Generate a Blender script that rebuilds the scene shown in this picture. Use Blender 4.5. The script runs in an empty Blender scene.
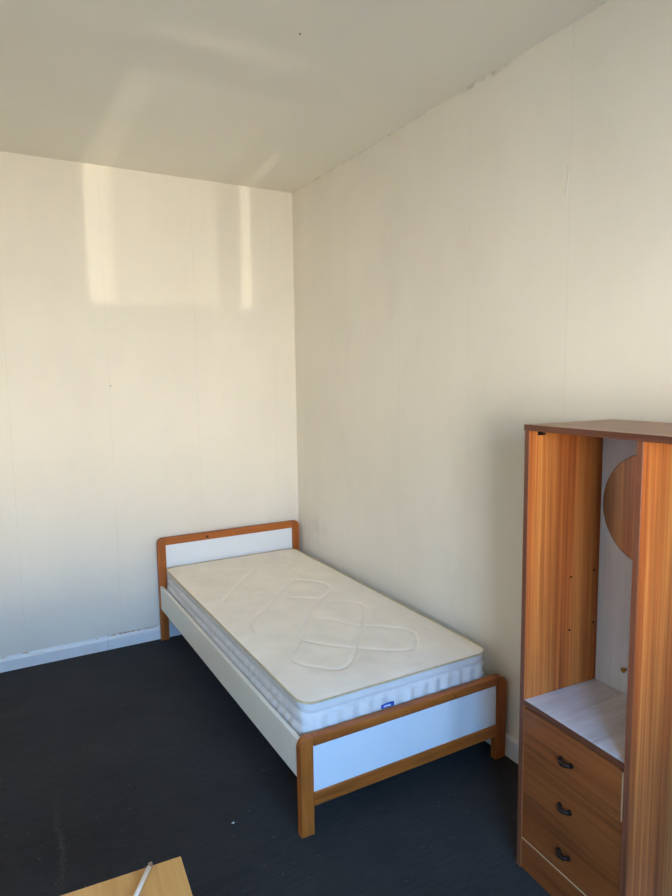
import bpy, bmesh, math, random
from mathutils import Vector, Matrix
random.seed(7)
scene = bpy.context.scene
C = scene.collection

# ------------------------------------------------------------------ camera
FPX = 631.677
CAM = Vector((-1.8812, -3.9009, 1.6207))
def cam_axes(yaw, pitch, roll):
    y, p, r = (math.radians(v) for v in (yaw, pitch, roll))
    f = Vector((math.sin(y)*math.cos(p), math.cos(y)*math.cos(p), math.sin(p)))
    r0 = Vector((math.cos(y), -math.sin(y), 0)); u0 = r0.cross(f)
    return math.cos(r)*r0+math.sin(r)*u0, -math.sin(r)*r0+math.cos(r)*u0, f
RX, UX, FX = cam_axes(29.2872, -6.3401, -0.7726)
cd = bpy.data.cameras.new('camera'); cam = bpy.data.objects.new('camera', cd); C.objects.link(cam)
M4 = Matrix((RX, UX, -FX)).transposed().to_4x4(); M4.translation = CAM; cam.matrix_world = M4
cd.sensor_fit = 'VERTICAL'; cd.sensor_height = 36.0; cd.lens = 36.0*FPX/896.0
cd.clip_start = 0.02
scene.camera = cam

# ------------------------------------------------------------------ exposure
vs = scene.view_settings
scene.display_settings.display_device = 'sRGB'
vs.view_transform = 'Standard'; vs.look = 'None'; vs.gamma = 1.0; vs.use_curve_mapping = False
vs.exposure = 0.05
scene.cycles.diffuse_bounces = 8

# ------------------------------------------------------------------ world: blue sky paling to a bright hazy horizon, warm ground below
SKY_COL, SKY_S = (0.18, 0.47, 0.94), 42.0
HAZE_COL, HAZE_S = (1.0, 0.94, 0.83), 43.0
GND_COL, GND_S = (1.0, 0.89, 0.70), 25.0
w = bpy.data.worlds.new('daylight'); scene.world = w; w.use_nodes = True
nt = w.node_tree; nt.nodes.clear()
wo = nt.nodes.new('ShaderNodeOutputWorld'); bg = nt.nodes.new('ShaderNodeBackground')
tc = nt.nodes.new('ShaderNodeTexCoord'); sx = nt.nodes.new('ShaderNodeSeparateXYZ')
rp = nt.nodes.new('ShaderNodeValToRGB'); mp = nt.nodes.new('ShaderNodeMapRange')
mp.inputs[1].default_value = -0.5; mp.inputs[2].default_value = 0.5
nt.links.new(tc.outputs['Generated'], sx.inputs[0]); nt.links.new(sx.outputs['Z'], mp.inputs[0])
nt.links.new(mp.outputs[0], rp.inputs[0])
el = rp.color_ramp.elements
while len(el) < 4: el.new(0.5)
for e, (sz, c, k) in zip(el, ((-0.20, GND_COL, GND_S), (-0.05, HAZE_COL, HAZE_S), (0.105, HAZE_COL, HAZE_S), (0.245, SKY_COL, SKY_S))):
    e.position = sz+0.5; e.color = [v*k for v in c]+[1]
nt.links.new(rp.outputs[0], bg.inputs[0]); bg.inputs[1].default_value = 1.0
nt.links.new(bg.outputs[0], wo.inputs[0])

# ------------------------------------------------------------------ unseen window openings placed to fit the light, portals, sun glint thrown up from the street
WY, WT = -4.9, 0.22
BLOCKER_Y, BLOCKER_Z = -15.0, -2.7
WINS = [(-1.268, -0.574, 0.927, 1.900), (-2.42, -1.56, 0.927, 2.20)]      # x0, x1, sill, head
for (x0, x1, z0, z1) in WINS:
    pl = bpy.data.lights.new('window_portal', 'AREA'); pl.shape = 'RECTANGLE'; pl.size = x1-x0; pl.size_y = z1-z0
    po = bpy.data.objects.new('window_portal', pl); C.objects.link(po)
    po.location = ((x0+x1)/2, WY-WT-0.02, (z0+z1)/2); po.rotation_euler = (math.radians(90), 0, 0)
    pl.cycles.is_portal = True

GLINT = Vector((-1.2, -16.0, -1.5))
gl = bpy.data.lights.new('sun_glint', 'SPOT'); gl.energy = 2500; gl.color = (1.0, 0.9, 0.7)
gl.spot_size = math.radians(5.7); gl.spot_blend = 0.12; gl.shadow_soft_size = 0.05
go = bpy.data.objects.new('sun_glint', gl); C.objects.link(go); go.location = GLINT
aim = Vector((-0.92, -4.9, 1.39))-GLINT
go.rotation_euler = aim.to_track_quat('-Z', 'Y').to_euler()

# ------------------------------------------------------------------ helpers
def s2l(c):
    return tuple(((v/255)/12.92 if v/255 <= 0.04045 else ((v/255+0.055)/1.055)**2.4) for v in c)

def tag(o, label=None, cat=None, group=None, kind=None):
    if label: o['label'] = label
    if cat: o['category'] = cat
    if group: o['group'] = group
    if kind: o['kind'] = kind
    return o

def empty(name, loc=(0, 0, 0), rz=0, label=None, cat=None, kind=None, group=None):
    o = bpy.data.objects.new(name, None); C.objects.link(o)
    o.location = loc; o.rotation_euler = (0, 0, rz); o.empty_display_size = 0.05
    return tag(o, label, cat, group, kind)

def link(name, me, mat, parent=None, smooth=False):
    o = bpy.data.objects.new(name, me); C.objects.link(o)
    if mat: me.materials.append(mat)
    if parent: o.parent = parent
    if smooth:
        for p in me.polygons: p.use_smooth = True
    return o

def obj(name, bm, mat, parent=None, smooth=False):
    bmesh.ops.recalc_face_normals(bm, faces=bm.faces)
    me = bpy.data.meshes.new(name); bm.to_mesh(me); bm.free()
    return link(name, me, mat, parent, smooth)

def add_box(bm, x0, x1, y0, y1, z0, z1, bev=0.0, seg=2):
    vs_ = [bm.verts.new((x, y, z)) for x in (x0, x1) for y in (y0, y1) for z in (z0, z1)]
    fs = [bm.faces.new([vs_[i] for i in q]) for q in
          ((0, 1, 3, 2), (4, 6, 7, 5), (0, 4, 5, 1), (2, 3, 7, 6), (0, 2, 6, 4), (1, 5, 7, 3))]
    if bev > 0:
        es = list({e for f in fs for e in f.edges})
        bmesh.ops.bevel(bm, geom=es, offset=bev, segments=seg, profile=0.5, affect='EDGES')

def box(name, x0, x1, y0, y1, z0, z1, mat, parent=None, bev=0.0, seg=2):
    bm = bmesh.new(); add_box(bm, x0, x1, y0, y1, z0, z1, bev, seg)
    return obj(name, bm, mat, parent)

def add_prism(bm, pts, axis, a, b, bev=0.0, seg=2):
    """pts 2-D outline, extruded along axis from a to b (axis 'y': pts=(x,z); 'x': pts=(y,z); 'z': pts=(x,y))"""
    def P(p, t):
        return {'y': (p[0], t, p[1]), 'x': (t, p[0], p[1]), 'z': (p[0], p[1], t)}[axis]
    A = [bm.verts.new(P(p, a)) for p in pts]; B = [bm.verts.new(P(p, b)) for p in pts]
    n = len(pts); fa = bm.faces.new(A); fb = bm.faces.new(B)
    for i in range(n): bm.faces.new((A[i], A[(i+1) % n], B[(i+1) % n], B[i]))
    if bev > 0:
        es = list(set(fa.edges) | set(fb.edges))
        bmesh.ops.bevel(bm, geom=es, offset=bev, segments=seg, profile=0.5, affect='EDGES')

def add_tube(bm, path, r, n=10, closed=False, cap=True):
    path = [Vector(p) for p in path]; m = len(path); rings = []
    up = Vector((0, 0, 1))
    for i, p in enumerate(path):
        if closed: t = path[(i+1) % m]-path[i-1]
        else: t = path[min(i+1, m-1)]-path[max(i-1, 0)]
        t.normalize()
        u = up if abs(t.dot(up)) < 0.95 else Vector((1, 0, 0))
        a = t.cross(u).normalized(); b = a.cross(t).normalized()
        rr = r[i] if isinstance(r, (list, tuple)) else r
        rings.append([bm.verts.new(p+a*rr*math.cos(2*math.pi*k/n)+b*rr*math.sin(2*math.pi*k/n)) for k in range(n)])
    for i in range(m if closed else m-1):
        A, B = rings[i], rings[(i+1) % m]
        for k in range(n): bm.faces.new((A[k], A[(k+1) % n], B[(k+1) % n], B[k]))
    if cap and not closed:
        bm.faces.new(rings[0]); bm.faces.new(rings[-1])

def arc(cx, cy, r, a0, a1, n):
    return [(cx+r*math.cos(math.radians(a0+(a1-a0)*i/n)), cy+r*math.sin(math.radians(a0+(a1-a0)*i/n))) for i in range(n+1)]

# ------------------------------------------------------------------ materials
def mat_new(name, rough=0.6, spec=0.5):
    m = bpy.data.materials.new(name); m.use_nodes = True
    b = m.node_tree.nodes['Principled BSDF']; b.inputs['Roughness'].default_value = rough
    b.inputs['Specular IOR Level'].default_value = spec
    return m, m.node_tree, b

class G:
    """tiny node-graph helper"""
    def __init__(s, nt): s.nt = nt
    def n(s, t, **kw):
        x = s.nt.nodes.new(t)
        for k, v in kw.items(): setattr(x, k, v)
        return x
    def l(s, a, b): s.nt.links.new(a, b)
    def coord(s, scale=(1, 1, 1), rot=(0, 0, 0), loc=(0, 0, 0)):
        t = s.n('ShaderNodeTexCoord'); m = s.n('ShaderNodeMapping')
        m.inputs['Scale'].default_value = scale; m.inputs['Rotation'].default_value = rot; m.inputs['Location'].default_value = loc
        s.l(t.outputs['Object'], m.inputs[0]); return m.outputs[0]
    def noise(s, vec, scale=5, detail=4, rough=0.5, dist=0):
        x = s.n('ShaderNodeTexNoise'); x.inputs['Scale'].default_value = scale; x.inputs['Detail'].default_value = detail
        x.inputs['Roughness'].default_value = rough; x.inputs['Distortion'].default_value = dist
        s.l(vec, x.inputs['Vector']); return x.outputs['Fac']
    def ramp(s, fac, stops):
        r = s.n('ShaderNodeValToRGB'); e = r.color_ramp.elements
        while len(e) < len(stops): e.new(0.5)
        for i, (p, c) in enumerate(stops):
            e[i].position = p; e[i].color = (*c, 1) if len(c) == 3 else c
        s.l(fac, r.inputs[0]); return r.outputs[0]
    def mix(s, fac, a, b, mode='MIX'):
        x = s.n('ShaderNodeMix', data_type='RGBA', blend_type=mode)
        for i, v in ((0, fac), (6, a), (7, b)):
            if hasattr(v, 'is_output'): s.l(v, x.inputs[i])
            else: x.inputs[i].default_value = v if not isinstance(v, tuple) else (*v, 1)[:4]
        return x.outputs[2]
    def math(s, op, a, b=0.0, c=None):
        x = s.n('ShaderNodeMath', operation=op)
        for i, v in ((0, a), (1, b), (2, c)):
            if v is None: continue
            if hasattr(v, 'is_output'): s.l(v, x.inputs[i])
            else: x.inputs[i].default_value = v
        return x.outputs[0]
    def bump(s, b, h, strength=0.3, dist=0.002):
        x = s.n('ShaderNodeBump'); x.inputs['Strength'].default_value = strength; x.inputs['Distance'].default_value = dist
        s.l(h, x.inputs['Height']); s.l(x.outputs[0], b.inputs['Normal'])

def wood(name, cols, axis='z', scale=34, stretch=0.03, rough=0.42, fine=0.35, spec=0.4, bump=0.08):
    m, nt, b = mat_new(name, rough, spec); g = G(nt)
    sc = {'x': (stretch, 1, 1), 'y': (1, stretch, 1), 'z': (1, 1, stretch)}[axis]
    v = g.coord(sc)
    a = g.noise(v, scale, 5, 0.55, 0.4); f = g.noise(v, scale*6, 3, 0.6)
    big = g.noise(g.coord(tuple(0.25*k if k == 1 else k for k in sc)), scale*0.9, 2, 0.5)
    mixd = g.math('ADD', g.math('MULTIPLY', a, 0.6), g.math('MULTIPLY', big, 0.4))
    k = len(cols)
    c = g.ramp(mixd, [(0.32+0.36*i/(k-1), s2l(cc)) for i, cc in enumerate(cols)])
    fr = g.ramp(f, [(0.3, (1-fine,)*3), (0.62, (1.0,)*3)])
    c = g.mix(1.0, c, fr, 'MULTIPLY')
    g.l(c, b.inputs['Base Color']); g.bump(b, f, bump, 0.0006)
    return m

def plain(name, col, rough=0.5, spec=0.5, metal=0.0, var=0.06, scale=18, bump=0.0, bscale=200):
    m, nt, b = mat_new(name, rough, spec); g = G(nt); c = s2l(col)
    n = g.noise(g.coord(), scale, 4, 0.6)
    cc = g.ramp(n, [(0.3, tuple(v*(1-var) for v in c)), (0.7, tuple(min(1, v*(1+var)) for v in c))])
    g.l(cc, b.inputs['Base Color']); b.inputs['Metallic'].default_value = metal
    if bump: g.bump(b, g.noise(g.coord(), bscale, 3, 0.6), bump, 0.001)
    return m

def wallpaper(name, col, horiz, smudge_shade=None):
    """embossed cream paper hung in drops along the axis `horiz`; optional dark scuffs and painted shadow lines"""
    m, nt, b = mat_new(name, 0.62, 0.3); g = G(nt); c = s2l(col)
    t = g.n('ShaderNodeTexCoord'); s = g.n('ShaderNodeSeparateXYZ'); g.l(t.outputs['Object'], s.inputs[0])
    h = s.outputs[horiz]
    big = g.noise(g.coord((1, 1, 0.6)), 1.6, 5, 0.6)
    c1 = g.ramp(big, [(0.3, tuple(v*0.94 for v in c)), (0.7, tuple(v*1.03 for v in c))])
    # seams of the drops every 0.53 m: a slightly yellowed hairline
    fr = g.math('FRACT', g.math('DIVIDE', g.math('ADD', h, 20.03), 0.53))
    dist = g.math('ABSOLUTE', g.math('SUBTRACT', fr, 0.5))
    seam = g.math('LESS_THAN', dist, 0.0035)
    sn = g.noise(g.coord((1, 1, 0.3)), 6, 3, 0.6)
    seam = g.math('MULTIPLY', seam, g.math('MULTIPLY', sn, 0.28))
    c2 = g.mix(seam, c1, tuple(v*0.6 for v in c))
    stain = g.noise(g.coord((1, 1, 0.35), loc=(3, 5, 2)), 3.3, 6, 0.65)
    st = g.math('MULTIPLY', g.ramp(stain, [(0.56, (0, 0, 0)), (0.8, (1, 1, 1))]), 0.10)
    c3 = g.mix(st, c2, s2l((150, 130, 100)))
    if smudge_shade:
        for (cx, cz, rx, rz, amt, sc) in smudge_shade:
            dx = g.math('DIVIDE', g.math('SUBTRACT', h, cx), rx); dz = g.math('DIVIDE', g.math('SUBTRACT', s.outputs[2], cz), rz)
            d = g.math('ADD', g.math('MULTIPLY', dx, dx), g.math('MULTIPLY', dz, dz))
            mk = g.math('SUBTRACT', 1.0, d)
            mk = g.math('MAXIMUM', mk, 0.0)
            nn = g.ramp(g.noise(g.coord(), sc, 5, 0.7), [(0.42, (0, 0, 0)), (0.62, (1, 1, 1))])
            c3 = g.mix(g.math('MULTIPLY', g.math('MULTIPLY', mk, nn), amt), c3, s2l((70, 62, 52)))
    g.l(c3, b.inputs['Base Color'])
    rib = g.noise(g.coord((1, 1, 0.06)), 130, 2, 0.5); grain = g.noise(g.coord(), 60, 4, 0.6)
    g.bump(b, g.math('ADD', g.math('MULTIPLY', rib, 0.6), g.math('MULTIPLY', grain, 0.7)), 0.18, 0.0025)
    return m

WALL = (228, 223, 211)
m_wall_b = wallpaper('cream_wallpaper_back', WALL, 0)
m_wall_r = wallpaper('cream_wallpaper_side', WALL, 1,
    smudge_shade=[(-1.83, 2.834, 0.26, 0.022, 0.5, 9), (-0.25, 0.62, 0.25, 0.13, 0.14, 13), (-0.7, 2.834, 1.0, 0.012, 0.3, 20)])  # shadow line painted at ceiling, scuff by headboard, darker strip along ceiling edge
m_ceil = plain('ceiling_paint', (230, 226, 214), 0.75, 0.2, var=0.03, scale=1.2, bump=0.12, bscale=25)
m_skirt = plain('painted_skirting', (222, 224, 226), 0.4, 0.5, var=0.04, scale=9)
m_white = plain('white_laminate', (224, 228, 232), 0.35, 0.5, var=0.01, scale=4)
m_rail = plain('white_side_rail', (238, 232, 218), 0.38, 0.5, var=0.02, scale=5)
m_flake = plain('flaked_paint_edge', (186, 158, 130), 0.8, 0.2, var=0.3, scale=60)

def carpet():
    m, nt, b = mat_new('charcoal_carpet', 0.95, 0.12); g = G(nt)
    lines = g.noise(g.coord((0.12, 1, 1), rot=(0, 0, 0.15)), 90, 3, 0.6)
    big = g.noise(g.coord(), 2.2, 5, 0.65); fine = g.noise(g.coord(), 420, 2, 0.6)
    c = g.ramp(big, [(0.3, s2l((40, 39, 40))), (0.7, s2l((53, 52, 53)))])
    c = g.mix(1.0, c, g.ramp(lines, [(0.35, (0.86,)*3), (0.68, (1.12,)*3)]), 'MULTIPLY')
    c = g.mix(1.0, c, g.ramp(fine, [(0.3, (0.7,)*3), (0.7, (1.3,)*3)]), 'MULTIPLY')
    # dusty worn streak and a little lint ground into the pile
    t = g.n('ShaderNodeTexCoord'); s = g.n('ShaderNodeSeparateXYZ'); g.l(t.outputs['Object'], s.inputs[0])
    wob = g.math('MULTIPLY', g.math('SUBTRACT', g.noise(g.coord(), 5, 3), 0.5), 0.06)
    dx = g.math('ABSOLUTE', g.math('ADD', g.math('ADD', g.math('ADD', s.outputs[0], 1.737), wob), g.math('MULTIPLY', g.math('ADD', s.outputs[1], 1.58), -0.066)))
    k = g.math('MAXIMUM', g.math('SUBTRACT', 1.0, g.math('DIVIDE', dx, 0.018)), 0.0)
    ky = g.math('MAXIMUM', g.math('SUBTRACT', 1.0, g.math('DIVIDE', g.math('ABSOLUTE', g.math('ADD', s.outputs[1], 1.62)), 0.34)), 0.0)
    sp = g.ramp(g.noise(g.coord(), 160, 3, 0.7), [(0.45, (0, 0, 0)), (0.65, (1, 1, 1))])
    k = g.math('MULTIPLY', g.math('MULTIPLY', k, ky), g.math('MULTIPLY', sp, 0.45))
    c = g.mix(k, c, s2l((120, 118, 115)))
    lint = g.math('MULTIPLY', g.ramp(g.noise(g.coord(), 75, 1, 0.4), [(0.74, (0, 0, 0)), (0.79, (1, 1, 1))]), 0.5)
    c = g.mix(lint, c, s2l((110, 110, 112)))
    g.l(c, b.inputs['Base Color']); b.inputs['Sheen Weight'].default_value = 0.05
    g.bump(b, g.math('ADD', fine, lines), 0.5, 0.003)
    return m
m_carpet = carpet()

PINE = [(116, 58, 20), (168, 92, 34), (188, 110, 46)]
m_pine_z = wood('pine_upright', PINE, 'z', 40, 0.05, 0.4, 0.2)
m_pine_x = wood('pine_rail', PINE, 'x', 40, 0.05, 0.4, 0.2)
m_knot = plain('pine_knot', (70, 34, 14), 0.5, 0.4, var=0.3, scale=120)
TEAK = [(108, 50, 26), (178, 100, 49), (206, 138, 72)]
m_teak_z = wood('teak_veneer_upright', TEAK, 'z', 30, 0.012, 0.42, 0.38, 0.22)
m_teak_y = wood('teak_veneer_across', [(108, 58, 28), (142, 80, 40), (160, 94, 48)], 'y', 30, 0.02, 0.36, 0.3)
m_teak_x = wood('teak_veneer_top', [(128, 84, 54), (150, 102, 66), (164, 116, 80)], 'y', 30, 0.02, 0.32, 0.2)
m_lip = wood('teak_edge_lipping', [(96, 56, 40), (118, 70, 48), (136, 84, 58)], 'z', 40, 0.02, 0.4, 0.2)
m_lip_y = wood('teak_edge_lipping_across', [(84, 48, 34), (104, 60, 42), (120, 72, 50)], 'y', 40, 0.02, 0.4, 0.2)
GREYW = [(178, 180, 188), (208, 212, 222), (226, 229, 237)]
m_grey_x = wood('pale_laminate_shelf', GREYW, 'x', 42, 0.06, 0.3, 0.12)
m_grey_z = wood('pale_laminate_back', [(204, 212, 224), (216, 226, 239), (226, 236, 248)], 'z', 30, 0.02, 0.35, 0.08)
m_pale = plain('pale_raw_edge', (196, 170, 136), 0.6, 0.3, var=0.1)
m_bronze = plain('dark_bronze', (44, 30, 26), 0.35, 0.5, metal=0.55, var=0.2, scale=80)
m_hole = plain('drilled_hole', (30, 16, 10), 0.9, 0.1, var=0.1)
m_steel = plain('hinge_steel', (168, 150, 140), 0.3, 0.5, metal=0.9, var=0.1)
m_brass = plain('brass_peg', (150, 116, 62), 0.4, 0.5, metal=0.5, var=0.1)
m_tick = plain('mattress_ticking', (242, 235, 223), 0.85, 0.15, var=0.05, scale=7, bump=0.25, bscale=260)
m_side = plain('mattress_border_cloth', (214, 212, 210), 0.75, 0.2, var=0.04, scale=14, bump=0.2, bscale=180)
m_pipe = plain('mattress_piping', (196, 182, 148), 0.8, 0.2, var=0.08, scale=40)
m_blue = plain('blue_label', (36, 78, 170), 0.5, 0.4, var=0.1)
m_lblw = plain('white_label', (214, 222, 236), 0.5, 0.4, var=0.03)
m_table = wood('oak_effect_top', [(176, 122, 62), (198, 146, 82), (208, 158, 94)], 'y', 26, 0.05, 0.4, 0.14)
m_rod = plain('white_plastic_rod', (246, 246, 248), 0.45, 0.5, var=0.02)
m_frame = plain('white_window_paint', (225, 225, 222), 0.4, 0.5, var=0.02)
m_blocker = plain('blocker_dark', (70, 68, 66), 0.9, 0.2, var=0.2)  # for the added slab outside the windows
m_lint = plain('white_lint', (220, 220, 220), 0.9, 0.1, var=0.05)
m_nail = plain('dull_nail', (70, 64, 58), 0.5, 0.5, metal=0.6, var=0.1)

def mirror_mat():
    m, nt, b = mat_new('mirror_glass', 0.03, 0.5); g = G(nt)
    n = g.noise(g.coord(), 6, 3, 0.5)
    g.l(g.ramp(n, [(0.3, (0.56, 0.59, 0.60)), (0.7, (0.62, 0.65, 0.66))]), b.inputs['Base Color'])
    b.inputs['Metallic'].default_value = 1.0
    return m
m_mirror = mirror_mat()

def sheer_mat():
    m = bpy.data.materials.new('sheer_net'); m.use_nodes = True; nt = m.node_tree; nt.nodes.clear(); g = G(nt)
    o = g.n('ShaderNodeOutputMaterial'); mx = g.n('ShaderNodeMixShader'); t = g.n('ShaderNodeBsdfTransparent')
    d = g.n('ShaderNodeBsdfTranslucent'); d.inputs[0].default_value = (0.85, 0.83, 0.78, 1)
    n = g.noise(g.coord((1, 1, 0.05)), 40, 2, 0.5)
    g.l(g.math('ADD', 0.48, g.math('MULTIPLY', n, 0.2)), mx.inputs[0])
    g.l(t.outputs[0], mx.inputs[1]); g.l(d.outputs[0], mx.inputs[2]); g.l(mx.outputs[0], o.inputs[0])
    return m
m_sheer = sheer_mat()

# ------------------------------------------------------------------ the room
XL, H = -3.3, 2.8343
def struct(o): o['kind'] = 'structure'; return o
struct(box('floor', XL-0.1, 0.1, WY-WT, 0.1, -0.1, 0, m_carpet))
struct(box('ceiling', XL-0.1, 0.1, WY-WT, 0.1, H, H+0.1, m_ceil))
struct(box('wall_back', XL-0.1, 0.1, 0, 0.1, 0, H, m_wall_b))
wr = struct(box('wall_right', 0, 0.1, WY-WT, 0, 0, H, m_wall_r))
struct(box('wall_left', XL-0.1, XL, WY-WT, 0, 0, H, m_wall_r))
bm = bmesh.new()
(ax0, ax1, az0, az1), (bx0, bx1, bz0, bz1) = WINS
for q in ((XL, bx0, 0, H), (bx1, ax0, 0, H), (ax1, 0, 0, H), (bx0, bx1, 0, bz0), (bx0, bx1, bz1, H), (ax0, ax1, 0, az0), (ax0, ax1, az1, H)):
    add_box(bm, q[0], q[1], WY-WT, WY, q[2], q[3])
struct(obj('wall_front', bm, m_wall_b))
# added dark slab one storey down, unseen, cutting light from steeply below
struct(box('ground_blocker', -16, 13, BLOCKER_Y, WY-WT, BLOCKER_Z-0.1, BLOCKER_Z, m_blocker))
# unseen window bars, spaced to cut the glint into strips
fy0, fy1 = WY-0.06, WY-0.04
def window(name, W, bars):
    root = struct(empty(name, ((W[0]+W[1])/2, WY-0.07, W[2]))); L = root.location
    for (nm, x0, x1, z0, z1) in bars:
        box(nm, x0-L.x, x1-L.x, fy0-L.y, fy1-L.y, z0-L.z, z1-L.z, m_frame, root)
window('window_1', WINS[0], [('mullion', -0.738, -0.627, az0, az1), ('transom', -1.268, -0.738, 1.746, 1.808), ('head_rail', -1.268, -0.738, 1.829, az1), ('glint_stopper', -0.627, -0.574, 1.62, az1)])  # last piece is an added stopper that shortens the right-hand glint strip
window('window_2', WINS[1], [('transom', bx0, bx1, 1.746, 1.80)])
# added sheer half-curtain, unseen: dims the glint except a slot at its left
n = 60; bm = bmesh.new(); rows = []
for j in range(2):
    rows.append([bm.verts.new((-1.165+0.425*i/n, WY-0.02+0.004*math.sin(i*0.9), 0.925+0.82*j)) for i in range(n+1)])
for i in range(n): bm.faces.new((rows[0][i], rows[0][i+1], rows[1][i+1], rows[1][i]))
tag(obj('added_glint_net', bm, m_sheer, smooth=True), 'added sheer white net panel, unseen behind the viewer, dimming the window glint', 'curtain')

# skirting boards
def skirting(name, kind_axis, a, b, prof, joints=()):
    root = struct(empty(name))
    cuts = [a, *joints, b]
    for i in range(len(cuts)-1):
        s0 = cuts[i]+(0.0012 if i else 0); s1 = cuts[i+1]-(0.0012 if i < len(cuts)-2 else 0)
        bm = bmesh.new(); add_prism(bm, prof, kind_axis, s0, s1, 0); obj('board', bm, m_skirt, root)
    return root
sb = skirting('baseboard_back', 'x', XL+0.02, -0.02, [(-0.001, 0), (-0.016, 0), (-0.016, 0.060), (-0.013, 0.065), (-0.006, 0.070), (-0.001, 0.082)], (-1.303,))
skirting('baseboard_right', 'y', -4.85, -0.02, [(-0.001, 0), (-0.016, 0), (-0.016, 0.083), (-0.013, 0.089), (-0.006, 0.092), (-0.001, 0.095)])
# flaked paint along the top of the left board
for i in range(34):
    x = random.choice([random.uniform(-1.34, -1.02), random.uniform(-1.9, -1.0)]); l = random.uniform(0.008, 0.045)
    bm = bmesh.new(); z = 0.083+random.uniform(-0.006, 0.003); hh_ = random.uniform(0.0012, 0.003)
    pts = [(x, z), (x+l*0.3, z-hh_), (x+l, z-hh_*0.2), (x+l*0.8, z+hh_*0.6), (x+l*0.4, z+hh_)]
    add_prism(bm, pts, 'y', -0.0012-0.0015*random.random()-0.002, -0.0005)
    obj('paint_flake', bm, m_flake, sb)

# lifted creases of paper on the right wall
def crease(y, z0, z1, wd, ht):
    bm = bmesh.new(); n = 14; L_ = []
    for i in range(n+1):
        t = i/n; z = z0+(z1-z0)*t; k = math.sin(math.pi*t)**0.6; yy = y+0.004*math.sin(t*7)
        L_.append([bm.verts.new((-0.0002, yy-wd*k, z)), bm.verts.new((-ht*k-0.0003, yy, z)), bm.verts.new((-0.0002, yy+wd*k+0.0004, z))])
    for i in range(n):
        for j in range(2): bm.faces.new((L_[i][j], L_[i][j+1], L_[i+1][j+1], L_[i+1][j]))
    obj('paper_crease', bm, m_wall_r, wr, True)
crease(-1.142, 0.95, 1.36, 0.006, 0.004); crease(-2.266, 2.25, 2.37, 0.006, 0.004); crease(-1.60, 2.55, 2.80, 0.004, 0.002)

# ------------------------------------------------------------------ bed
BW = 0.967; XR = -0.0227; XLF = XR-BW; YB = -0.0237; BL = 2.0071; YF = YB-BL
HT, FT = 0.028, 0.036; PWD = 0.051      # thickness of head and foot frames, post width
bed = empty('single_bed', ((XR+XLF)/2, YB-BL/2, 0), 0, 'pine framed single bed with white panels standing in the corner', 'bed')
OX, OY = bed.location.x, bed.location.y
def end_board(name, y0, PT, h, zpt, zpb, zrb):
    """y0..y0+PT slab; zpt/zpb panel top/bottom; zrb underside of the lower rail"""
    root = empty(name); root.parent = bed
    xl, xr = XLF-OX, XR-OX; a, b = y0-OY, y0-OY+PT; r = 0.032
    for s in (-1, 1):
        o, i_ = (xl, xl+PWD) if s < 0 else (xr, xr-PWD)
        cx = o-s*r
        top = arc(cx, h-r, r, 180 if s < 0 else 0, 90, 6)
        pts = [(o, 0.0)]+top+[(i_, h), (i_, 0.0)]
        bm = bmesh.new(); add_prism(bm, pts, 'y', a, b, 0.004, 2); obj('post', bm, m_pine_z, root)
    bm = bmesh.new(); add_box(bm, xl+PWD+0.0006, xr-PWD-0.0006, a, b, zpt, h, 0.004); obj('top_rail', bm, m_pine_x, root)
    bm = bmesh.new(); add_box(bm, xl+PWD+0.0006, xr-PWD-0.0006, a, b, zrb, zpb, 0.004); obj('lower_rail', bm, m_pine_x, root)
    bm = bmesh.new(); add_box(bm, xl+PWD+0.001, xr-PWD-0.001, a+0.006, b-0.006, zpb+0.0005, zpt-0.0005); obj('panel', bm, m_white, root)
    return root
hb = end_board('headboard', YB-HT, HT, 0.651, 0.604, 0.21, 0.15)
fb = end_board('footboard', YF, FT, 0.366, 0.3315, 0.1577, 0.1062)
for (x, y, z, r, root) in ((-0.674, YB-HT, 0.624, 0.007, hb), (-0.30, YF, 0.347, 0.003, fb)):
    bm = bmesh.new()
    add_prism(bm, [(x-OX+r*1.6*math.cos(t*math.pi/5), z+r*math.sin(t*math.pi/5)) for t in range(10)], 'y', y-OY-0.0004, y-OY+0.001)
    obj('knot', bm, m_knot, root)
# side rails
ya, yb_ = YF+FT+0.0005-OY, YB-HT-0.0005-OY
for s, nm in ((-1, 'side_rail'), (1, 'side_rail')):
    x0 = (XLF+0.006 if s < 0 else XR-0.024)-OX
    box(nm, x0, x0+0.018, ya, yb_, 0.205 if s < 0 else 0.170, 0.352 if s < 0 else 0.317, m_rail, bed, 0.0025)
    xi = x0+0.0185 if s < 0 else x0-0.0225
    box('slat_ledge', xi, xi+0.022, ya+0.02, yb_-0.02, 0.212, 0.236, m_pine_z, bed)
for i in range(13):
    yy = ya+0.09+i*(yb_-ya-0.18)/12
    box('slat', XLF+0.027-OX, XR-0.027-OX, yy-0.035, yy+0.035, 0.2365, 0.2525, m_pine_x, bed)

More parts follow.
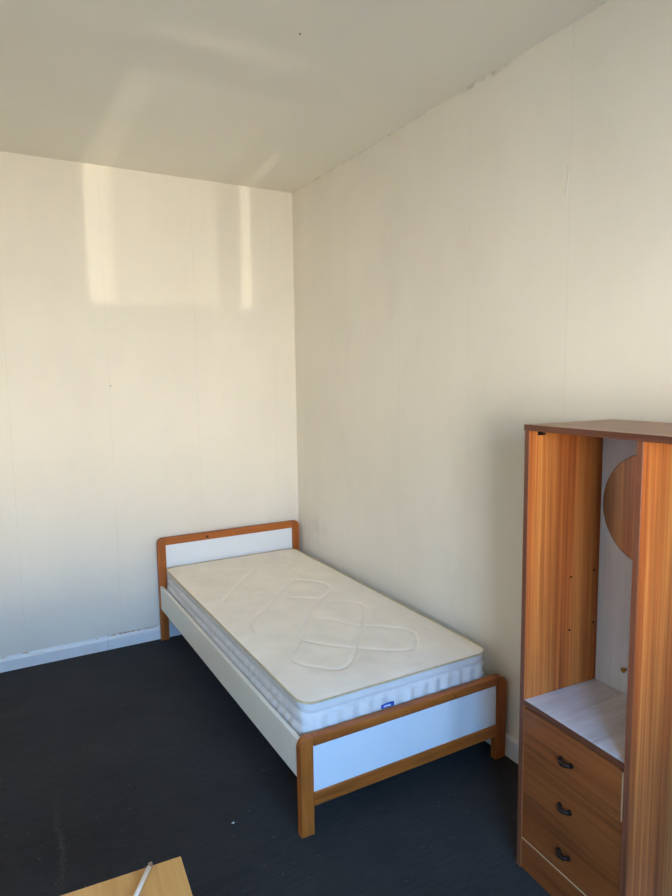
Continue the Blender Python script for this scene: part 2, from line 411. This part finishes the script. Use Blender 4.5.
# ------------------------------------------------------------------ mattress
import numpy as np
def unproj(px, py, z):
    d = FX+RX*((px-336)/FPX)-UX*((py-448)/FPX); t = (z-CAM.z)/d.z
    p = CAM+d*t; return (p.x, p.y)
MX0, MX1, MY0, MY1 = -0.953, -0.072, -1.980, -0.060
MZ0, MZT = 0.2535, 0.461
MCX, MCY = (MX0+MX1)/2, (MY0+MY1)/2; HWX, HWY = (MX1-MX0)/2, (MY1-MY0)/2; MR = 0.06
mat_root = empty('mattress', (MCX, MCY, MZ0), 0, 'worn cream quilted single mattress lying on the bed', 'mattress')
quilt_px = [
 [(261, 563), (241, 582), (223, 602)],
 [(276, 561), (291.5, 563), (300, 569), (289, 582), (276, 597), (266, 609.5), (256, 616), (251, 626), (256, 633)],
 [(296, 580.5), (317, 581.5), (328, 585), (331, 592), (320, 599), (309, 616), (299, 638.7)],
 [(319, 602), (301, 639.5), (289.5, 659), (300, 665), (319, 669), (340, 671), (350.5, 665), (356.5, 650), (362.5, 626), (367, 610), (361, 604), (349, 601.5), (319, 601.5)],
 [(313, 618.7), (333, 620), (352, 626), (364, 626), (388, 627.6), (408.6, 630.6), (416, 635), (417, 647), (410, 651), (391, 651.4), (358, 649), (328, 646), (301, 641)],
 [(291, 598), (318, 599)], [(222, 603), (240, 598), (276, 591)], [(223, 623), (245, 617), (256, 615)],
 [(186, 571), (190, 573)], [(203, 580), (206, 575), (214, 571.5)],
]
def smooth_poly(p):
    p = [Vector((*q, 0)) for q in p]
    for _ in range(2):
        if len(p) < 3: break
        q = [p[0]]
        for a, b in zip(p[:-1], p[1:]): q += [a*0.75+b*0.25, a*0.25+b*0.75]
        q.append(p[-1]); p = q
    return [(v.x, v.y) for v in p]
segs = []
for k, pl_ in enumerate(quilt_px):
    pts = smooth_poly([unproj(x, y, 0.469) for x, y in pl_])
    st = 0.6 if k in (6, 7, 8, 9) else (1.35 if k < 3 else 1.0)
    for a, b in zip(pts[:-1], pts[1:]): segs.append((*a, *b, st))
NX, NY = 150, 300
def hw(y):      # half-width of the rounded plan at local y
    d = HWY-abs(y)
    return HWX if d >= MR else HWX-MR+math.sqrt(max(0, MR*MR-(MR-d)**2))
lin = np.linspace(-1, 1, NY+1); ys = HWY*(lin*0.93+0.07*np.sin(lin*math.pi/2)); ys[0], ys[-1] = -HWY+1e-4, HWY-1e-4
xs = np.linspace(-1, 1, NX+1)
XX = np.array([[hw(y)*s for s in xs] for y in ys]); YY = np.repeat(ys[:, None], NX+1, 1)
dedge = np.minimum(HWY-np.abs(YY), np.array([[hw(y) for _ in xs] for y in ys])-np.abs(XX))
dx_, dy_ = np.abs(XX)-(HWX-MR), np.abs(YY)-(HWY-MR)
cor = (dx_ > 0) & (dy_ > 0)
dedge = np.where(cor, MR-np.hypot(np.maximum(dx_, 0), np.maximum(dy_, 0)), dedge); dedge = np.maximum(dedge, 0)
ZZ = MZT+0.010*(1-np.exp(-dedge/0.035))
gro = np.zeros_like(ZZ); pil = np.full(ZZ.shape, 9.0)
for (ax, ay, bx2, by2, st) in segs:
    ax, ay, bx2, by2 = ax-MCX, ay-MCY, bx2-MCX, by2-MCY
    vx, vy = bx2-ax, by2-ay; L2 = vx*vx+vy*vy+1e-12
    t = np.clip(((XX-ax)*vx+(YY-ay)*vy)/L2, 0, 1)
    dd = np.hypot(XX-ax-t*vx, YY-ay-t*vy)
    gro = np.maximum(gro, st*np.exp(-(dd/0.0075)**2)); pil = np.minimum(pil, dd)
ZZ += -0.0042*gro+0.003*np.exp(-(np.maximum(pil-0.03, 0)/0.06)**2)
rng = np.random.RandomState(3)
for _ in range(26):      # lazy dents of an old mattress
    a, b = rng.uniform(-1, 1, 2); rr = rng.uniform(0.05, 0.2)
    ZZ += rng.uniform(-0.0025, 0.002)*np.exp(-(((XX-a*HWX)**2+(YY-b*HWY)**2)/rr**2))
verts = np.stack([XX, YY, ZZ-MZ0], 2).reshape(-1, 3).tolist()
faces = [(j*(NX+1)+i, j*(NX+1)+i+1, (j+1)*(NX+1)+i+1, (j+1)*(NX+1)+i) for j in range(NY) for i in range(NX)]
me = bpy.data.meshes.new('quilted_top'); me.from_pydata(verts, [], faces); link('quilted_top', me, m_tick, mat_root, True)
# outline of the plan, evenly spaced
def outline(inset=0.0, n=560):
    r = MR-inset; a, b = HWX-inset, HWY-inset
    pts = []
    for (cx, cy, a0) in ((a-r, b-r, 0), (-(a-r), b-r, 90), (-(a-r), -(b-r), 180), (a-r, -(b-r), 270)):
        pts += arc(cx, cy, r, a0, a0+90, 14)
    P = np.array(pts+[pts[0]]); s = np.r_[0, np.cumsum(np.hypot(*np.diff(P, axis=0).T))]
    u = np.linspace(0, s[-1], n, endpoint=False)
    return np.stack([np.interp(u, s, P[:, 0]), np.interp(u, s, P[:, 1])], 1), u
PO, U_ = outline(n=760)
Nn = len(PO); tang = np.roll(PO, -1, 0)-np.roll(PO, 1, 0); tang /= np.hypot(*tang.T)[:, None]; nrm = np.stack([tang[:, 1], -tang[:, 0]], 1)
bm = bmesh.new(); rings = []; K = 34
hgt = MZT-MZ0
ph = rng.uniform(0, 6.28, 8)
for k in range(K+1):
    t = k/K; z = hgt*(1-t); ring = []
    for i in range(Nn):
        u = U_[i]
        long = min(1.0, max(0.0, (abs(nrm[i][0])-0.5)*2))                # 1 on the long sides, 0 on the ends
        body = 0.006*math.sin(math.pi*t)                                 # slight belly
        w1 = 0.20+0.035*math.sin(u*1.7+ph[0]); w2 = 0.43+0.05*math.sin(u*2.3+ph[1])
        seam = -0.006*math.exp(-((t-0.20)/0.035)**2)*(1-long)            # stitched line under the upper band
        roll = -long*(0.013*(0.7+0.3*math.sin(u*2.9+ph[3]))*math.exp(-((t-w1)/0.06)**2)+0.016*(0.7+0.3*math.sin(u*4.1+ph[4]))*math.exp(-((t-w2)/0.07)**2))
        gather = (0.0042-0.0022*long)*math.sin(u*2*math.pi/0.062+1.4*math.sin(u*5+ph[2])+1.5*t)*min(1.0, max(0.0, (t-0.19)/0.08))*math.exp(-(max(0, t-0.6)/0.3)**2)
        o = body+seam+roll+gather-0.003
        if k == 0 or k == K: o = -0.002
        ring.append(bm.verts.new((PO[i][0]+nrm[i][0]*o, PO[i][1]+nrm[i][1]*o, z)))
    rings.append(ring)
for k in range(K):
    for i in range(Nn): bm.faces.new((rings[k][i], rings[k+1][i], rings[k+1][(i+1) % Nn], rings[k][(i+1) % Nn]))
bm.faces.new(rings[K])
obj('side_border', bm, m_side, mat_root, True)
for z in (MZT-MZ0+0.001, 0.006):
    bm = bmesh.new()
    add_tube(bm, [(p[0]+q[0]*0.001, p[1]+q[1]*0.001, z) for p, q in zip(PO[::2], nrm[::2])], 0.0042, 8, closed=True)
    obj('piping', bm, m_pipe, mat_root, True)
# small blue maker's tab on the foot end
tx0, tx1 = -0.626-MCX, -0.566-MCX
bm = bmesh.new(); add_box(bm, tx0, tx1, MY0-MCY-0.0075, MY0-MCY-0.0030, 0.362-MZ0, 0.379-MZ0, 0.001)
lb = obj('label_tab', bm, m_blue, mat_root)
bm = bmesh.new(); add_box(bm, tx0+0.012, tx1-0.016, MY0-MCY-0.0082, MY0-MCY-0.0074, 0.367-MZ0, 0.373-MZ0); obj('label_print', bm, m_lblw, lb)

# ------------------------------------------------------------------ wardrobe  (local: x = depth to the wall, y = -along towards the camera, z up)
WA = math.radians(-3.2778); WO = (-0.4206, -2.4909, 0)
wd = empty('wardrobe', WO, WA, 'open teak veneered wardrobe with three drawers and round mirror', 'wardrobe')
WH, WD, WL, TH = 1.470, 0.388, 0.86, 0.018
def wbox(name, d0, d1, a0, a1, z0, z1, mat, parent=None, bev=0.0012):
    return box(name, d0, d1, -a1, -a0, z0, z1, mat, parent or wd, bev, 1)
sp = wbox('side_panel', 0.002, WD, 0, TH, 0, WH-TH-0.0005, m_teak_z)
wbox('edge_strip', 0, 0.0018, 0, TH, 0, WH-TH-0.0005, m_lip, sp, 0.0004)
dv = wbox('divider', 0.002, 0.3175, 0.400, 0.400+TH, 0.0, WH-TH-0.0005, m_teak_z)
wbox('edge_strip', 0, 0.0018, 0.400, 0.400+TH, 0.0, WH-TH-0.0005, m_lip, dv, 0.0004)
np_ = wbox('side_panel', 0.002, WD, WL-TH, WL, 0, WH-TH-0.0005, m_teak_z)
wbox('edge_strip', 0, 0.0018, WL-TH, WL, 0, WH-TH-0.0005, m_lip, np_, 0.0004)
tp = wbox('top_panel', 0.002, WD+0.002, -0.003, WL+0.003, WH-TH, WH, m_teak_x)
wbox('edge_strip', -0.001, 0.0018, -0.003, WL+0.003, WH-TH, WH, m_lip_y, tp, 0.0004)
bp = wbox('back_panel', 0.318, 0.324, TH+0.0005, WL-TH-0.0005, 0.02, WH-TH-0.001, m_grey_z)
sh = wbox('shelf', 0.003, 0.3175, TH+0.0005, 0.3995, 0.567, 0.584, m_grey_x)
wbox('edge_strip', 0.0002, 0.0028, TH+0.0005, 0.3995, 0.567, 0.584, m_lip_y, sh, 0.0004)
wbox('bottom_shelf', 0.003, 0.3175, 0.4185, WL-TH-0.0005, 0.088, 0.105, m_grey_x)
pk = wbox('plinth', 0.012-0.009, 0.022, TH+0.0005, 0.3995, 0, 0.104, m_teak_y)
wbox('edge_strip', 0.003, 0.02, TH+0.001, 0.399, 0.1042, 0.1075, m_pale, pk, 0)
wbox('plinth', 0.003, 0.022, 0.4185, WL-TH-0.0005, 0, 0.0875, m_teak_y)
def pull(parent, a, z):
    bm = bmesh.new()
    pth = []
    for i in range(11):
        t = -1+2*i/10; pth.append((-0.004-0.011*(1-t*t)**0.6, -(a+0.019*t), z))
    add_tube(bm, pth, [0.006+0.0025*(1-abs(-1+2*i/10)) for i in range(11)], 8)
    h = obj('handle', bm, m_bronze, parent, True)
    for t in (-1, 1):
        bm = bmesh.new(); ring = [(-(a+0.019*t)+0.0085*math.cos(q*math.pi/6), z+0.0085*math.sin(q*math.pi/6)) for q in range(12)]
        add_prism(bm, ring, 'x', -0.0045, 0.0018, 0.001, 1); obj('handle_plate', bm, m_bronze, parent)
for (z0, z1, zk, a1) in ((0.4125, 0.5570, 0.474, 0.3925), (0.2625, 0.4105, 0.326, 0.3985), (0.1100, 0.2605, 0.178, 0.3985)):
    d = wbox('drawer', 0.002, 0.018, TH+0.0018, a1, z0, z1, m_teak_y)
    box('drawer_box', 0.0182, 0.29, -(a1-0.006) if a1 > 0.395 else -0.3985, -(TH+0.008), z0+0.012, z1-0.012, m_pale, d)
    pull(d, 0.200, zk)
    if a1 < 0.395: wbox('edge_strip', 0.003, 0.017, a1+0.0004, a1+0.0045, z0+0.002, z1-0.002, m_pale, d, 0)
# shelf-peg holes in the far side panel, screw eye, old hinge plate
for (dp, z) in ((0.193, 0.961), (0.298, 0.969), (0.193, 0.780), (0.302, 0.786)):
    bm = bmesh.new(); add_prism(bm, [(dp+0.004*math.cos(q*math.pi/5), z+0.004*math.sin(q*math.pi/5)) for q in range(10)], 'y', -TH-0.0006, -TH+0.0002)
    obj('peg_hole', bm, m_hole, sp)
hg = wbox('hinge_plate', 0.034, 0.066, TH+0.0003, TH+0.003, 1.436, 1.4505, m_bronze, sp, 0.0008)
bm = bmesh.new(); add_tube(bm, [(0.056, -TH-0.003, 1.446), (0.056, -TH-0.009, 1.446)], 0.0038, 10); obj('screw', bm, m_steel, hg)
bm = bmesh.new(); add_tube(bm, [(0.3175, -0.140, 0.667), (0.308, -0.140, 0.667), (0.305, -0.140, 0.667)], [0.005, 0.006, 0.009], 12); obj('peg', bm, m_brass, bp)
# round frameless mirror
mc = (-0.209, 1.203); mr = 0.176
bm = bmesh.new(); add_prism(bm, [(mc[0]+mr*math.cos(q*math.pi/48), mc[1]+mr*math.sin(q*math.pi/48)) for q in range(96)], 'x', 0.3130, 0.3176, 0.001, 1)
mi = obj('mirror', bm, m_mirror, bp); mi['label'] = 'round frameless mirror'
bm = bmesh.new()
add_tube(bm, [(0.3148, mc[0]+(mr+0.0006)*math.cos(q*math.pi/48), mc[1]+(mr+0.0006)*math.sin(q*math.pi/48)) for q in range(96)], 0.0016, 6, closed=True)
obj('mirror_edge', bm, m_bronze, mi)

# ------------------------------------------------------------------ table corner and rod, bottom left
TZ = 0.74
cx_, cy_ = unproj(180.8, 855.8, TZ); ang = math.radians(-4.2)
tb = empty('side_table', (cx_, cy_, 0), ang, 'light oak coloured table whose corner shows at the bottom left', 'table')
TWx, TWy = 0.62, 0.42
box('table_top', -TWx, 0, -TWy, 0, TZ-0.02, TZ, m_table, tb, 0.0015)
box('apron', -TWx+0.04, -0.04, -0.058, -0.04, TZ-0.09, TZ-0.0205, m_table, tb)
box('apron', -TWx+0.04, -0.04, -TWy+0.04, -TWy+0.058, TZ-0.09, TZ-0.0205, m_table, tb)
for x in (-TWx+0.02, -0.06):
    for y in (-TWy+0.0, -0.04):
        box('leg', x, x+0.04, y+0.0, y+0.04, 0, TZ-0.0205, m_table, tb, 0.002)
rz_ = TZ+0.0055
p0 = Vector((*unproj(151.3, 862.5, rz_), rz_)); p1 = Vector((*unproj(135.5, 896, rz_), rz_)); dr = (p1-p0).normalized()
rod = empty('thin_rod', p1, 0, 'thin white rod with metal tip lying across the oak coloured table', 'rod')
bm = bmesh.new(); add_tube(bm, [p0+dr*0.012-p1, p0+dr*0.2-p1], [0.0042, 0.0042], 14); obj('shaft', bm, m_rod, rod, True)
bm = bmesh.new(); add_tube(bm, [p0-p1, p0+dr*0.004-p1, p0+dr*0.010-p1, p0+dr*0.0125-p1], [0.0018, 0.0042, 0.0036, 0.0042], 14); obj('tip', bm, m_steel, rod, True)

# ------------------------------------------------------------------ small things
lx, ly = unproj(233, 823, 0.002)
bm = bmesh.new(); bmesh.ops.create_icosphere(bm, subdivisions=2, radius=0.004)
for v in bm.verts: v.co = Vector((v.co.x*1.4, v.co.y, v.co.z*0.5))*(1+0.3*math.sin(v.co.x*900)+0.2*math.cos(v.co.y*1300))
o = obj('lint_fleck', bm, m_lint); o.location = (lx, ly, 0.0025); tag(o, 'tiny white lint fleck on the charcoal carpet', 'lint')
def nail(loc, axis, label):
    bm = bmesh.new(); d = Vector(axis)
    add_tube(bm, [Vector((0, 0, 0)), d*0.003, d*0.0031, d*0.005], [0.0014, 0.0014, 0.0034, 0.003], 10)
    o = obj('nail', bm, m_nail); o.location = loc; tag(o, label, 'nail')
dv_ = FX+RX*((110.5-336)/FPX)-UX*((386-448)/FPX); q = CAM+dv_*((0-CAM.y)/dv_.y)
nail((q.x, 0, q.z), (0, -1, 0), 'small dark nail in the bare cream wall left of the bed')
dv_ = FX+RX*((300-336)/FPX)-UX*((33-448)/FPX); q = CAM+dv_*((H-CAM.z)/dv_.z)
nail((q.x, q.y, H), (0, 0, -1), 'small dark nail in the ceiling')
